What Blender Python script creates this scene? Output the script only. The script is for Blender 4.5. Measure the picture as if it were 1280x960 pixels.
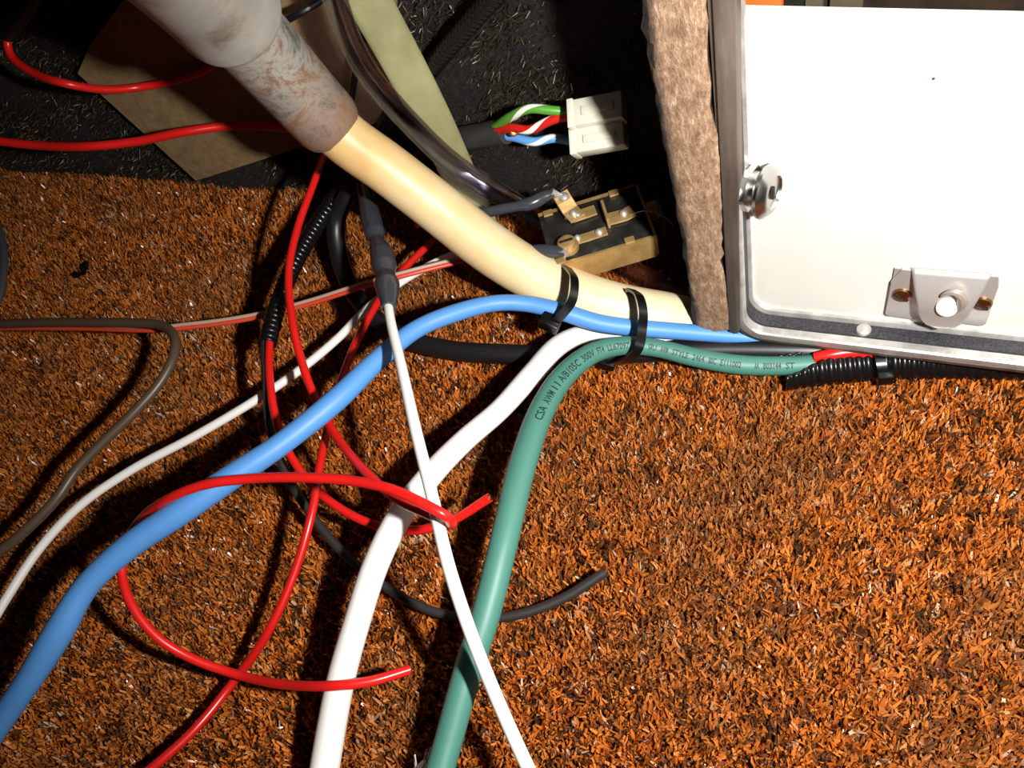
import bpy, math, random
import numpy as np
from mathutils import Vector, Matrix

# ------------------------------------------------------------------ camera, light, exposure
for o in list(bpy.data.objects): bpy.data.objects.remove(o)
SC = bpy.context.scene
COL = SC.collection
rng = np.random.default_rng(7); random.seed(7)
F = 1080.0                                  # focal length in pixels of a 1280 wide frame
def unit(v): v = np.array(v, float); return v/np.linalg.norm(v)
_up = unit((-324, 700, 1080)); _X = np.array((2358, -495, 1080.0)); _X -= _X.dot(_up)*_up; _X = unit(_X)
R = np.array([_X, np.cross(_up, _X), _up])  # camera axes in the room's axes (floor = z 0, back wall runs along x)
CAM = np.array([0.1168, -0.1254, 0.24])
cd = bpy.data.cameras.new('camera'); cam = bpy.data.objects.new('camera', cd); COL.objects.link(cam)
cd.sensor_width = 36; cd.lens = 36*F/1280; cd.clip_start = 0.005
M4 = Matrix.Identity(4)
for i in range(3):
    for j in range(3): M4[i][j] = R[i][j]
    M4[i][3] = CAM[i]
cam.matrix_world = M4
SC.camera = cam
w = bpy.data.worlds.new('world'); SC.world = w; w.use_nodes = True
w.node_tree.nodes['Background'].inputs[0].default_value = (1, 0.95, 0.9, 1)
w.node_tree.nodes['Background'].inputs[1].default_value = 0.006
SC.view_settings.view_transform = 'Standard'; SC.view_settings.look = 'None'
SC.view_settings.exposure = 0.0; SC.view_settings.gamma = 1.0; SC.view_settings.use_curve_mapping = False
# the flash, on the right of the lens
fl = bpy.data.lights.new('camera_flash', 'SPOT'); fl.energy = 6.0; fl.spot_size = math.radians(128); fl.spot_blend = 1.0; fl.shadow_soft_size = 0.006; fl.color = (1, 0.97, 0.92)
flo = bpy.data.objects.new('camera_flash', fl); COL.objects.link(flo)
flo.location = CAM + R@np.array([0.068, 0.004, 0.0])
flo.rotation_euler = M4.to_euler()

# ------------------------------------------------------------------ placing helpers
def ray(px, py): return R@np.array([px-640, -(py-480), -F])/F
def P(px, py, z):
    r = ray(px, py); return CAM + r*((z-CAM[2])/r[2])
def PY(px, py, y):
    r = ray(px, py); return CAM + r*((y-CAM[1])/r[1])
def WY(x): return 0.0567+(x+0.317)*0.065           # the back wall's foot
WN = unit((0.065, -1, 0))
def PW(px, py, off=0.0):                            # a point off mm in front of the back wall
    p0 = np.array([-0.317, 0.0567, 0])+WN*off; r = ray(px, py)
    return CAM + r*((p0-CAM).dot(WN)/r.dot(WN))
def PP(px, py, p0, nrm):
    r = ray(px, py); return CAM + r*((np.array(p0)-CAM).dot(nrm)/r.dot(nrm))

# ------------------------------------------------------------------ materials
MATS = {}
def mat(name, color, rough=0.5, metal=0.0, spec=0.5, **kw):
    m = bpy.data.materials.new(name); m.use_nodes = True; nt = m.node_tree
    b = nt.nodes['Principled BSDF']
    b.inputs['Base Color'].default_value = (*color, 1); b.inputs['Roughness'].default_value = rough
    b.inputs['Metallic'].default_value = metal; b.inputs['Specular IOR Level'].default_value = spec
    for k, v in kw.items(): b.inputs[k.replace('_', ' ')].default_value = v
    MATS[name] = m; return m
def nn(m, t, **kw):
    n = m.node_tree.nodes.new(t)
    for k, v in kw.items(): setattr(n, k, v)
    return n
def link(m, a, b): m.node_tree.links.new(a, b)
def bsdf(m): return m.node_tree.nodes['Principled BSDF']
def ramp(m, stops, interp='LINEAR'):
    r = nn(m, 'ShaderNodeValToRGB'); cr = r.color_ramp; cr.interpolation = interp
    while len(cr.elements) > 1: cr.elements.remove(cr.elements[-1])
    cr.elements[0].position = stops[0][0]; cr.elements[0].color = (*stops[0][1], 1)
    for p, c in stops[1:]:
        e = cr.elements.new(p); e.color = (*c, 1)
    return r
def noise_color(m, stops, scale, detail=4, rough=0.6, stretch=None, dist=0.0):
    tc = nn(m, 'ShaderNodeTexCoord'); n = nn(m, 'ShaderNodeTexNoise')
    n.inputs['Scale'].default_value = scale; n.inputs['Detail'].default_value = detail
    n.inputs['Roughness'].default_value = rough; n.inputs['Distortion'].default_value = dist
    if stretch:
        mp = nn(m, 'ShaderNodeMapping'); mp.inputs['Scale'].default_value = stretch
        link(m, tc.outputs['Object'], mp.inputs['Vector']); link(m, mp.outputs['Vector'], n.inputs['Vector'])
    else: link(m, tc.outputs['Object'], n.inputs['Vector'])
    r = ramp(m, stops); link(m, n.outputs['Fac'], r.inputs['Fac'])
    link(m, r.outputs['Color'], bsdf(m).inputs['Base Color'])
    return n, r
def bump(m, fac, strength, dist=0.001):
    b = nn(m, 'ShaderNodeBump'); b.inputs['Strength'].default_value = strength; b.inputs['Distance'].default_value = dist
    link(m, fac, b.inputs['Height']); link(m, b.outputs['Normal'], bsdf(m).inputs['Normal'])
def s(r, g, b):                                     # sRGB 0..255 to linear
    f = lambda c: c/12.92 if c <= 0.04045 else ((c+0.055)/1.055)**2.4
    return tuple(f(c/255) for c in (r, g, b))

mat('red_pvc', s(216, 30, 26), 0.3)
mat('red_pvc_dark', s(196, 26, 22), 0.3)
mat('white_pvc', s(232, 230, 226), 0.45)
mat('blue_pvc', s(82, 142, 208), 0.5)
mat('green_pvc', s(68, 122, 110), 0.5)
mat('black_pvc', s(24, 24, 26), 0.4)
mat('grey_black_pvc', s(44, 42, 42), 0.45)
mat('grey_pvc', s(70, 72, 78), 0.45)
mat('brown_pvc', s(82, 66, 52), 0.4)
mat('tan_pvc', s(176, 150, 130), 0.45)
mat('coral_pvc', s(205, 70, 48), 0.4)
mat('loom_black', s(14, 14, 15), 0.3)
mat('shrink', s(58, 60, 66), 0.24)
mat('sleeve_grey', s(54, 54, 54), 0.5)
mat('tie_black', s(12, 12, 13), 0.3)
mat('ink', s(20, 40, 40), 0.6)
mat('copper', s(190, 120, 80), 0.35, 1.0)
mat('chrome', (0.6, 0.6, 0.6), 0.24, 1.0)
mat('steel', (0.56, 0.54, 0.52), 0.38, 0.6)
mat('nylon', s(216, 212, 196), 0.45, Subsurface_Weight=0.25, Subsurface_Scale=0.003)
mat('steel_dull', s(170, 156, 146), 0.45, 0.5)
m = mat('screw_brass', s(150, 110, 70), 0.35, 1.0)
m = mat('aluminium', (0.6, 0.58, 0.56), 0.45, 0.6); n, r = noise_color(m, [(0.3, (0.4, 0.38, 0.36)), (0.7, (0.66, 0.64, 0.62))], 200)
m = mat('aluminium_grimy', s(135, 120, 108), 0.5, 0.3); noise_color(m, [(0.3, s(74, 62, 54)), (0.55, s(104, 92, 82)), (0.8, s(136, 126, 118))], 45, 5, stretch=(3, 3, 0.5))
m = mat('vinyl_black', s(38, 38, 42), 0.55); n, r = noise_color(m, [(0.35, s(26, 26, 30)), (0.7, s(62, 62, 68))], 1500); bump(m, n.outputs['Fac'], 0.5, 0.0004)
m = mat('white_laminate', s(236, 234, 228), 0.3); noise_color(m, [(0.2, s(216, 213, 204)), (0.8, s(226, 224, 218))], 15)
m = mat('speck', s(70, 66, 60), 0.6)
m = mat('hose_cream', s(226, 206, 160), 0.42, Subsurface_Weight=0.08, Subsurface_Scale=0.002)
# the hose yellows towards its clamped end: an ageing stain along its length
at = nn(m, 'ShaderNodeAttribute'); at.attribute_name = 'along'
nz = nn(m, 'ShaderNodeTexNoise'); nz.inputs['Scale'].default_value = 70; nz.inputs['Detail'].default_value = 5
tc = nn(m, 'ShaderNodeTexCoord'); link(m, tc.outputs['Object'], nz.inputs['Vector'])
ma = nn(m, 'ShaderNodeMath', operation='MULTIPLY_ADD'); ma.inputs[1].default_value = 0.55; link(m, nz.outputs['Fac'], ma.inputs[0]); link(m, at.outputs['Fac'], ma.inputs[2])
r = ramp(m, [(0.2, s(206, 160, 100)), (0.36, s(222, 186, 128)), (0.6, s(226, 206, 162)), (0.85, s(222, 210, 176))]); link(m, ma.outputs[0], r.inputs['Fac'])
link(m, r.outputs['Color'], bsdf(m).inputs['Base Color'])
m = mat('pipe_corroded', s(170, 160, 150), 0.5, 0.35)
n, r = noise_color(m, [(0.25, s(60, 60, 62)), (0.38, s(120, 114, 104)), (0.5, s(192, 188, 180)), (0.6, s(142, 110, 80)), (0.68, s(196, 188, 176)), (0.8, s(110, 104, 98))], 85, 10, 0.75, stretch=(1, 1, 1), dist=0.7)
bump(m, n.outputs['Fac'], 0.5, 0.0008)
at = nn(m, 'ShaderNodeAttribute'); at.attribute_name = 'along'
r2 = ramp(m, [(0.76, (0, 0, 0)), (1.0, (0.85, 0.85, 0.85))]); ad = nn(m, 'ShaderNodeMath', operation='MULTIPLY_ADD'); ad.inputs[1].default_value = 0.6
link(m, n.outputs['Fac'], ad.inputs[0]); sb = nn(m, 'ShaderNodeMath', operation='SUBTRACT'); link(m, at.outputs['Fac'], ad.inputs[2]); link(m, ad.outputs[0], sb.inputs[0]); sb.inputs[1].default_value = 0.3
link(m, sb.outputs[0], r2.inputs['Fac'])
mx = nn(m, 'ShaderNodeMix', data_type='RGBA'); link(m, r2.outputs['Color'], mx.inputs['Factor']); link(m, r.outputs['Color'], mx.inputs['A'])
rr = ramp(m, [(0.3, s(70, 68, 68)), (0.45, s(140, 98, 70)), (0.6, s(168, 122, 88)), (0.75, s(120, 74, 60))]); link(m, n.outputs['Fac'], rr.inputs['Fac']); link(m, rr.outputs['Color'], mx.inputs['B'])
link(m, mx.outputs['Result'], bsdf(m).inputs['Base Color'])
m = mat('collar_zinc', s(196, 192, 184), 0.5, 0.3); n, r = noise_color(m, [(0.3, s(136, 128, 112)), (0.45, s(176, 172, 164)), (0.7, s(196, 194, 188))], 70, 8); bump(m, n.outputs['Fac'], 0.25, 0.0006)
m = mat('fibreboard', s(150, 122, 84), 0.8); n, r = noise_color(m, [(0.3, s(134, 106, 72)), (0.7, s(164, 136, 96))], 300, 6); bump(m, n.outputs['Fac'], 0.2, 0.0003)
m = mat('strap_plastic', s(172, 168, 120), 0.4, Subsurface_Weight=0.3, Subsurface_Scale=0.004); noise_color(m, [(0.3, s(124, 120, 82)), (0.7, s(162, 160, 118))], 50, 5)
m = mat('clear_pvc', (0.86, 0.83, 0.93), 0.06, Transmission_Weight=1.0, IOR=1.4)
tr_ = nn(m, 'ShaderNodeBsdfTransparent'); tr_.inputs[0].default_value = (0.82, 0.80, 0.88, 1); ms = nn(m, 'ShaderNodeMixShader'); ms.inputs[0].default_value = 0.45
link(m, tr_.outputs[0], ms.inputs[1]); link(m, bsdf(m).outputs[0], ms.inputs[2]); link(m, ms.outputs[0], m.node_tree.nodes['Material Output'].inputs['Surface'])
# raw particle board edge
m = mat('chipboard', s(160, 124, 100), 0.85)
n, r = noise_color(m, [(0.25, s(84, 58, 42)), (0.42, s(136, 104, 78)), (0.56, s(172, 140, 112)), (0.72, s(222, 198, 172))], 620, 6, 0.8, stretch=(1, 1, 0.4)); bump(m, n.outputs['Fac'], 0.9, 0.0012)
_bc = r.outputs['Color']; at = nn(m, 'ShaderNodeAttribute'); at.attribute_name = 'across'      # weathered dark edges of the raw board
nz = nn(m, 'ShaderNodeTexNoise'); nz.inputs['Scale'].default_value = 60; nz.inputs['Detail'].default_value = 6; tc = nn(m, 'ShaderNodeTexCoord'); link(m, tc.outputs['Object'], nz.inputs['Vector'])
ad = nn(m, 'ShaderNodeMath', operation='MULTIPLY_ADD'); ad.inputs[1].default_value = 0.7; link(m, nz.outputs['Fac'], ad.inputs[0]); link(m, at.outputs['Fac'], ad.inputs[2])
rs = ramp(m, [(0.41, (1, 1, 1)), (0.52, (0.55, 0.55, 0.55)), (0.62, (0, 0, 0)), (1.0, (0, 0, 0))]); sb = nn(m, 'ShaderNodeMath', operation='MULTIPLY'); sb.inputs[1].default_value = 1.0
link(m, ad.outputs[0], rs.inputs['Fac'])
mx = nn(m, 'ShaderNodeMix', data_type='RGBA'); link(m, rs.outputs['Color'], mx.inputs['Factor']); link(m, _bc, mx.inputs['A']); mx.inputs['B'].default_value = (*s(40, 28, 22), 1)
link(m, mx.outputs['Result'], bsdf(m).inputs['Base Color'])
m = mat('chipboard_pale', s(190, 168, 130), 0.85); n, r = noise_color(m, [(0.3, s(150, 128, 92)), (0.7, s(206, 186, 150))], 600, 5); bump(m, n.outputs['Fac'], 0.5, 0.0006)
m = mat('gap_shade_black', s(26, 20, 17), 0.7); n, r = noise_color(m, [(0.35, s(14, 11, 10)), (0.7, s(52, 38, 30))], 300, 6); bump(m, n.outputs['Fac'], 0.6, 0.001)  # dark colour stands for the shade in gaps and slots
m = mat('lining_black', s(16, 15, 15), 0.8); n, r = noise_color(m, [(0.40, s(12, 11, 11)), (0.52, s(28, 25, 22)), (0.66, s(58, 47, 32)), (0.78, s(86, 72, 50))], 500, 8, 0.75, stretch=(1, 1, 1.6)); bump(m, n.outputs['Fac'], 1.0, 0.002)
m = mat('carpet_base', s(60, 32, 16), 0.95); noise_color(m, [(0.3, s(40, 22, 14)), (0.7, s(92, 44, 18))], 400)
def pile_mat(name, stops, rough, dirt):
    m = mat(name, (0.3, 0.1, 0.03), rough, 0, 0.5)
    g = nn(m, 'ShaderNodeAttribute'); g.attribute_name = 'tone'; r = ramp(m, stops, 'LINEAR'); link(m, g.outputs['Fac'], r.inputs['Fac'])
    tc = nn(m, 'ShaderNodeTexCoord'); n = nn(m, 'ShaderNodeTexNoise'); n.inputs['Scale'].default_value = 17; n.inputs['Detail'].default_value = 4
    link(m, tc.outputs['Object'], n.inputs['Vector']); d = ramp(m, [(0.45, (0, 0, 0)), (0.75, (0.75, 0.75, 0.75))]); link(m, n.outputs['Fac'], d.inputs['Fac'])
    mx = nn(m, 'ShaderNodeMix', data_type='RGBA'); link(m, d.outputs['Color'], mx.inputs['Factor']); link(m, r.outputs['Color'], mx.inputs['A']); mx.inputs['B'].default_value = (*dirt, 1)
    link(m, mx.outputs['Result'], bsdf(m).inputs['Base Color']); return m
pile_mat('carpet_pile', [(0, s(60, 40, 28)), (0.18, s(88, 54, 32)), (0.27, s(172, 92, 32)), (0.6, s(196, 108, 38)), (0.9, s(208, 126, 56)), (0.985, s(196, 146, 100)), (1, s(200, 170, 140))], 0.3, s(140, 92, 54))
pile_mat('lining_pile', [(0, s(16, 14, 13)), (0.45, s(30, 26, 22)), (0.75, s(66, 53, 34)), (0.94, s(104, 84, 48)), (1, s(132, 118, 92))], 0.4, s(64, 50, 28))
mat('bakelite', s(26, 26, 26), 0.45)
m = MATS['bakelite']; n, r = noise_color(m, [(0.4, s(22, 22, 22)), (0.6, s(40, 39, 36)), (0.75, s(84, 80, 70))], 120, 6)
m = mat('brass_dirty', s(176, 142, 88), 0.45, 0.6); n, r = noise_color(m, [(0.3, s(172, 136, 82)), (0.6, s(206, 172, 114)), (0.8, s(224, 204, 164))], 130, 6)
m = mat('far_orange', s(214, 92, 24), 0.7); noise_color(m, [(0.3, s(200, 80, 20)), (0.7, s(222, 100, 30))], 40)
m = mat('far_grey', s(132, 118, 92), 0.7); noise_color(m, [(0.3, s(110, 98, 76)), (0.7, s(146, 132, 104))], 60)
m = mat('far_brown', s(66, 50, 34), 0.9); noise_color(m, [(0.3, s(44, 34, 24)), (0.7, s(76, 58, 40))], 80)
def stripe_mat(name, base):
    m = mat(name, base, 0.4)
    a = nn(m, 'ShaderNodeAttribute'); a.attribute_name = 'along_m'; b = nn(m, 'ShaderNodeAttribute'); b.attribute_name = 'around'
    k = nn(m, 'ShaderNodeMath', operation='MULTIPLY_ADD'); k.inputs[1].default_value = 42.0
    link(m, a.outputs['Fac'], k.inputs[0]); link(m, b.outputs['Fac'], k.inputs[2])
    f = nn(m, 'ShaderNodeMath', operation='FRACT'); link(m, k.outputs[0], f.inputs[0])
    r = ramp(m, [(0, base), (0.8, s(230, 230, 226))], 'CONSTANT'); link(m, f.outputs[0], r.inputs['Fac']); link(m, r.outputs['Color'], bsdf(m).inputs['Base Color'])
stripe_mat('green_stripe', s(82, 150, 48)); stripe_mat('red_stripe', s(196, 24, 20)); stripe_mat('blue_stripe', s(96, 156, 220))

# ------------------------------------------------------------------ object helpers
WORLD = {}
def tag(o, label=None, cat=None, group=None, kind=None):
    if label: o['label'] = label
    if cat: o['category'] = cat
    if group: o['group'] = group
    if kind: o['kind'] = kind
    return o
def thing(name, label, cat, loc, group=None):
    o = bpy.data.objects.new(name, None); COL.objects.link(o); o.empty_display_size = 0.01
    o.location = loc; WORLD[o] = np.array(loc, float); return tag(o, label, cat, group)
class G:
    """Collects vertices and faces of one mesh."""
    def __init__(s): s.v = []; s.f = []; s.at = {}
    def add(s, v, f):
        k = len(s.v); s.v += [tuple(map(float, p)) for p in v]; s.f += [tuple(i+k for i in q) for q in f]; return s
    def box(s, c, ax, h):                      # centre, 3 axes, half sizes
        c = np.array(c, float); ax = [np.array(a, float) for a in ax]
        v = [c+ax[0]*h[0]*i+ax[1]*h[1]*j+ax[2]*h[2]*k for i in (-1, 1) for j in (-1, 1) for k in (-1, 1)]
        return s.add(v, [(0, 1, 3, 2), (4, 6, 7, 5), (0, 4, 5, 1), (2, 3, 7, 6), (0, 2, 6, 4), (1, 5, 7, 3)])
    def prism(s, poly, d):                     # polygon points extruded by vector d
        poly = [np.array(p, float) for p in poly]; n = len(poly); d = np.array(d, float)
        return s.add(poly+[p+d for p in poly], [tuple(range(n))[::-1], tuple(range(n, 2*n))]+[(i, (i+1) % n, n+(i+1) % n, n+i) for i in range(n)])
    def lathe(s, c, axis, prof, seg=24):       # prof: (distance along axis, radius)
        a = unit(axis); t = unit(np.cross(a, (0.3, 0.1, 0.9) if abs(a[2]) < 0.9 else (1, 0, 0))); b = np.cross(a, t); v = []; f = []
        for x, r in prof:
            for k in range(seg):
                q = 2*math.pi*k/seg; v.append(np.array(c)+a*x+(t*math.cos(q)+b*math.sin(q))*r)
        for i in range(len(prof)-1):
            for k in range(seg): f.append((i*seg+k, i*seg+(k+1) % seg, (i+1)*seg+(k+1) % seg, (i+1)*seg+k))
        f.append(tuple(range(seg))[::-1]); f.append(tuple(range((len(prof)-1)*seg, len(prof)*seg)))
        return s.add(v, f)
def build(name, g, material, parent=None, smooth=True, bevel=0, auto=35):
    v = np.array(g.v); lo = v.min(0); hi = v.max(0); org = np.array([(lo[0]+hi[0])/2, (lo[1]+hi[1])/2, lo[2]])
    me = bpy.data.meshes.new(name); me.from_pydata([tuple(p) for p in v-org], [], g.f); me.validate()
    for k, a in g.at.items():
        if len(a) == len(me.vertices): me.attributes.new(k, 'FLOAT', 'POINT').data.foreach_set('value', np.array(a, dtype=np.float32))
    import bmesh
    bm = bmesh.new(); bm.from_mesh(me); bmesh.ops.recalc_face_normals(bm, faces=bm.faces)
    if bevel: bmesh.ops.bevel(bm, geom=[e for e in bm.edges if e.calc_face_angle(0) > 0.5], offset=bevel, segments=2, affect='EDGES', profile=0.5)
    if smooth:
        for f in bm.faces: f.smooth = True
        for e in bm.edges:
            if e.calc_face_angle(0) > math.radians(auto): e.smooth = False
    bm.to_mesh(me); bm.free()
    me.materials.append(MATS[material])
    o = bpy.data.objects.new(name, me); COL.objects.link(o); WORLD[o] = org
    if parent is not None: o.parent = parent; o.location = org-WORLD[parent]
    else: o.location = org
    return o
def spline(pts, step=0.0015):
    """Smooth curve through control points: chord-length cubic. Extra columns ride along."""
    p = np.array(pts, float); d = np.linalg.norm(np.diff(p[:, :3], axis=0), axis=1)**0.5; t = np.concatenate([[0], np.cumsum(np.maximum(d, 1e-6))])
    n = len(p); m = np.zeros_like(p)
    for i in range(n):
        if i == 0: m[i] = (p[1]-p[0])/(t[1]-t[0])
        elif i == n-1: m[i] = (p[-1]-p[-2])/(t[-1]-t[-2])
        else:
            a = (p[i]-p[i-1])/(t[i]-t[i-1]); b = (p[i+1]-p[i])/(t[i+1]-t[i]); ha = t[i]-t[i-1]; hb = t[i+1]-t[i]
            m[i] = (a*hb+b*ha)/(ha+hb)
    out = []
    for i in range(n-1):
        h = t[i+1]-t[i]; k = max(2, int(np.linalg.norm(p[i+1, :3]-p[i, :3])/step))
        for j in range(k):
            u = j/k; out.append((2*u**3-3*u*u+1)*p[i]+(u**3-2*u*u+u)*h*m[i]+(-2*u**3+3*u*u)*p[i+1]+(u**3-u*u)*h*m[i+1])
    out.append(p[-1]); return np.array(out)
def resample(c, step):
    d = np.concatenate([[0], np.cumsum(np.linalg.norm(np.diff(c[:, :3], axis=0), axis=1))]); n = max(2, int(d[-1]/step))
    q = np.linspace(0, d[-1], n+1); return np.stack([np.interp(q, d, c[:, k]) for k in range(c.shape[1])], 1)
def frames(c, ref=None):
    T = np.gradient(c, axis=0); T /= np.linalg.norm(T, axis=1)[:, None]; N = np.zeros_like(c)
    v = np.array(ref if ref is not None else (0, 0, 1.0), float)
    for i in range(len(c)):
        base = np.array(ref, float) if ref is not None else v
        w = base-T[i]*base.dot(T[i])
        if np.linalg.norm(w) < 1e-3: w = v-T[i]*v.dot(T[i])
        if np.linalg.norm(w) < 1e-3: w = np.cross(T[i], (1, 0, 0))
        v = unit(w); N[i] = v
    return T, N, np.cross(T, N)
def tube(c, r, seg=14, rb=None, ref=None, a0=0, a1=2*math.pi, g=None, close=True):
    """Sweep a round (or oval: rb) section along a curve."""
    c = np.array(c); n = len(c); r = np.broadcast_to(r, n); rb = r if rb is None else np.broadcast_to(rb, n)
    T, N, B = frames(c, ref); a0 = np.broadcast_to(a0, n); full = abs(a1-a0[0]-2*math.pi) < 1e-6; g = g or G(); k0 = len(g.v)
    cols = seg if full and close else seg+1; v = []; al = []; am = []; ar = []
    L = np.concatenate([[0], np.cumsum(np.linalg.norm(np.diff(c, axis=0), axis=1))])
    for i in range(n):
        for k in range(cols):
            q = a0[i]+(a1-a0[i])*k/seg; v.append(c[i]+N[i]*math.cos(q)*r[i]+B[i]*math.sin(q)*rb[i]); al.append(L[i]/L[-1]); am.append(L[i]); ar.append(k/seg)
    f = [(i*cols+k, i*cols+(k+1) % cols, (i+1)*cols+(k+1) % cols, (i+1)*cols+k) for i in range(n-1) for k in range(cols if cols == seg else seg)]
    if full: f += [tuple(range(cols))[::-1], tuple(range((n-1)*cols, n*cols))]
    g.add(v, f)
    if k0 == 0: g.at = {'along': al, 'along_m': am, 'around': ar}
    return g
def ctrl(pts):                                     # (px, py, z[, radius]) to room coordinates
    return np.array([list(P(p[0], p[1], p[2]))+list(p[3:]) for p in pts])
def wire(name, pts, r, material, label=None, cat=None, parent=None, group=None, seg=14, step=0.0015, ref=None, flat=1.0):
    c = spline(ctrl(pts), step); rad = c[:, 3] if c.shape[1] > 3 else r
    o = build(name, tube(c[:, :3], rad, seg, rb=np.array(rad)*flat if flat != 1 else None, ref=ref), material, parent)
    if label: tag(o, label, cat, group)
    return o, c[:, :3]
def loom(c, r, name, parent, period=0.0021, a0=0, a1=2*math.pi, ref=None, flare=None, material='loom_black', twist=None):
    """Ribbed split conduit along a curve."""
    c = resample(np.array(c), period/6); n = len(c); ph = np.arange(n) % 6
    k = np.array([1.0, 1.0, 1.0, 0.93, 0.87, 0.93])[ph]
    rad = r*k
    if flare is not None: rad = rad*np.interp(np.linspace(0, 1, n), [x for x, y in flare], [y for x, y in flare])
    if twist: a0 = np.interp(np.linspace(0, 1, n), [x for x, y in twist], [y for x, y in twist])
    g = tube(c, rad, 22, a0=a0, a1=a1, ref=ref)
    if twist: a0 = 0.1
    if abs(a1-a0-2*math.pi) < 1e-6:                # open ends: drop the caps
        g.f = g.f[:-2]
    o = build(name, g, material, parent, auto=80)
    sm = o.modifiers.new('wall', 'SOLIDIFY'); sm.thickness = 0.0006; sm.offset = -1
    return o

# ------------------------------------------------------------------ setting
g = G().add([(-0.75, -0.6, 0), (0.6, -0.6, 0), (0.6, 0.3, 0), (-0.75, 0.3, 0), (-0.75, -0.6, -0.01), (0.6, -0.6, -0.01), (0.6, 0.3, -0.01), (-0.75, 0.3, -0.01)],
            [(0, 1, 2, 3), (4, 7, 6, 5), (0, 4, 5, 1), (1, 5, 6, 2), (2, 6, 7, 3), (3, 7, 4, 0)])
tag(build('floor', g, 'carpet_base', smooth=False), kind='structure')
YP = 0.0263                                         # front plane of the panel on the right
XL = 0.0545                                         # left face of the wooden partition
# back wall: lumpy black lining
def grid(fn, nu, nv):
    v = [fn(i/nu, j/nv) for j in range(nv+1) for i in range(nu+1)]
    return v, [(j*(nu+1)+i, j*(nu+1)+i+1, (j+1)*(nu+1)+i+1, (j+1)*(nu+1)+i) for j in range(nv) for i in range(nu)]
def wallp(u, t):
    x = -0.75+u*(XL+0.02+0.75); z = t*0.27
    return (x, WY(x)+0.0012*math.sin(x*90+z*40)+0.001*math.sin(z*140-x*60)+rng.normal(0, 0.0003), z)
v, f = grid(wallp, 160, 60)
nu_, nv_ = 160, 60; rim = [i for i in range(nu_+1)]+[j*(nu_+1)+nu_ for j in range(1, nv_+1)]+[nv_*(nu_+1)+i for i in range(nu_-1, -1, -1)]+[j*(nu_+1) for j in range(nv_-1, 0, -1)]
k = len(v); v += [(v[i][0], v[i][1]+0.01, v[i][2]) for i in rim]; nr = len(rim)
f += [(rim[i], rim[(i+1) % nr], k+(i+1) % nr, k+i) for i in range(nr)]+[tuple(range(k, k+nr))]
wb = build('wall_back', G().add(v, f), 'lining_black', auto=60); tag(wb, kind='structure')
# wooden partition seen end-on: black left face, raw chipboard front edge
fl0 = PY(800, 0, YP); fl1 = PY(868, 412, YP); fr0 = PY(886, 0, YP); fr1 = PY(914, 410, YP)
def ext(a, b, z): t = (z-b[2])/(a[2]-b[2]); return b+(a-b)*t
ZT = 0.24
tl, tr = ext(fl0, fl1, ZT), ext(fr0, fr1, ZT)
wr = G()
nz_ = 70; left = []; right = []
for i in range(nz_+1):
    t = i/nz_; jl = rng.normal(0, 0.00022); jr = rng.normal(0, 0.00028)
    a = fl1+(tl-fl1)*t; b = fr1+(tr-fr1)*t
    left.append(a+np.array([jl+0.0005*math.sin(t*9), 0, 0])); right.append(b+np.array([jr+0.0006*math.sin(t*23+1)-0.0004, 0, 0]))
rows = [left]
for q in (0.06, 0.14, 0.35, 0.6, 0.85, 0.95): rows.append([l+(r_-l)*q+np.array([0, -0.0012*min(1, min(q, 1-q)*8)+rng.normal(0, 0.00025), 0]) for l, r_ in zip(left, right)])
rows.append(right)
vv = [p for rw in rows for p in rw]; n1 = nz_+1
ff = [(k*n1+i, (k+1)*n1+i, (k+1)*n1+i+1, k*n1+i+1) for k in range(len(rows)-1) for i in range(nz_)]
k = len(vv); yb = 0.081
vv += [np.array([p[0], yb, p[2]]) for p in left]+[np.array([p[0], yb, p[2]]) for p in right]
ff += [(i, i+1, k+i+1, k+i) for i in range(nz_)]
r0 = (len(rows)-1)*n1
ff += [(r0+i+1, r0+i, k+n1+i, k+n1+i+1) for i in range(nz_)]+[(k+i, k+i+1, k+n1+i+1, k+n1+i) for i in range(nz_)]
ff += [tuple([j*n1 for j in range(len(rows))]+[k+n1, k]), tuple([j*n1+nz_ for j in range(len(rows))]+[k+n1+nz_, k+nz_])]
wo = build('wall_right', wr.add(vv, ff), 'chipboard', auto=50); tag(wo, kind='structure')
wo.data.materials.append(MATS['lining_black']); wo.data.materials.append(MATS['gap_shade_black'])
at_ = wo.data.attributes.new('across', 'FLOAT', 'POINT'); ar_ = []
for vt in wo.data.vertices:
    c = np.array(vt.co)+WORLD[wo]; t = (c[2]-fl1[2])/(tl[2]-fl1[2]); a = fl1+(tl-fl1)*t; b = fr1+(tr-fr1)*t; ar_.append((c[0]-a[0])/(b[0]-a[0]))
at_.data.foreach_set('value', np.array(ar_, dtype=np.float32))
for p in wo.data.polygons:
    if p.normal.x < -0.6: p.material_index = 1
    elif p.normal.x > 0.6 and p.center.y+WORLD[wo][1] > 0.04: p.material_index = 2  # right face coloured dark for the shade in the gap beside the trim

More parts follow.
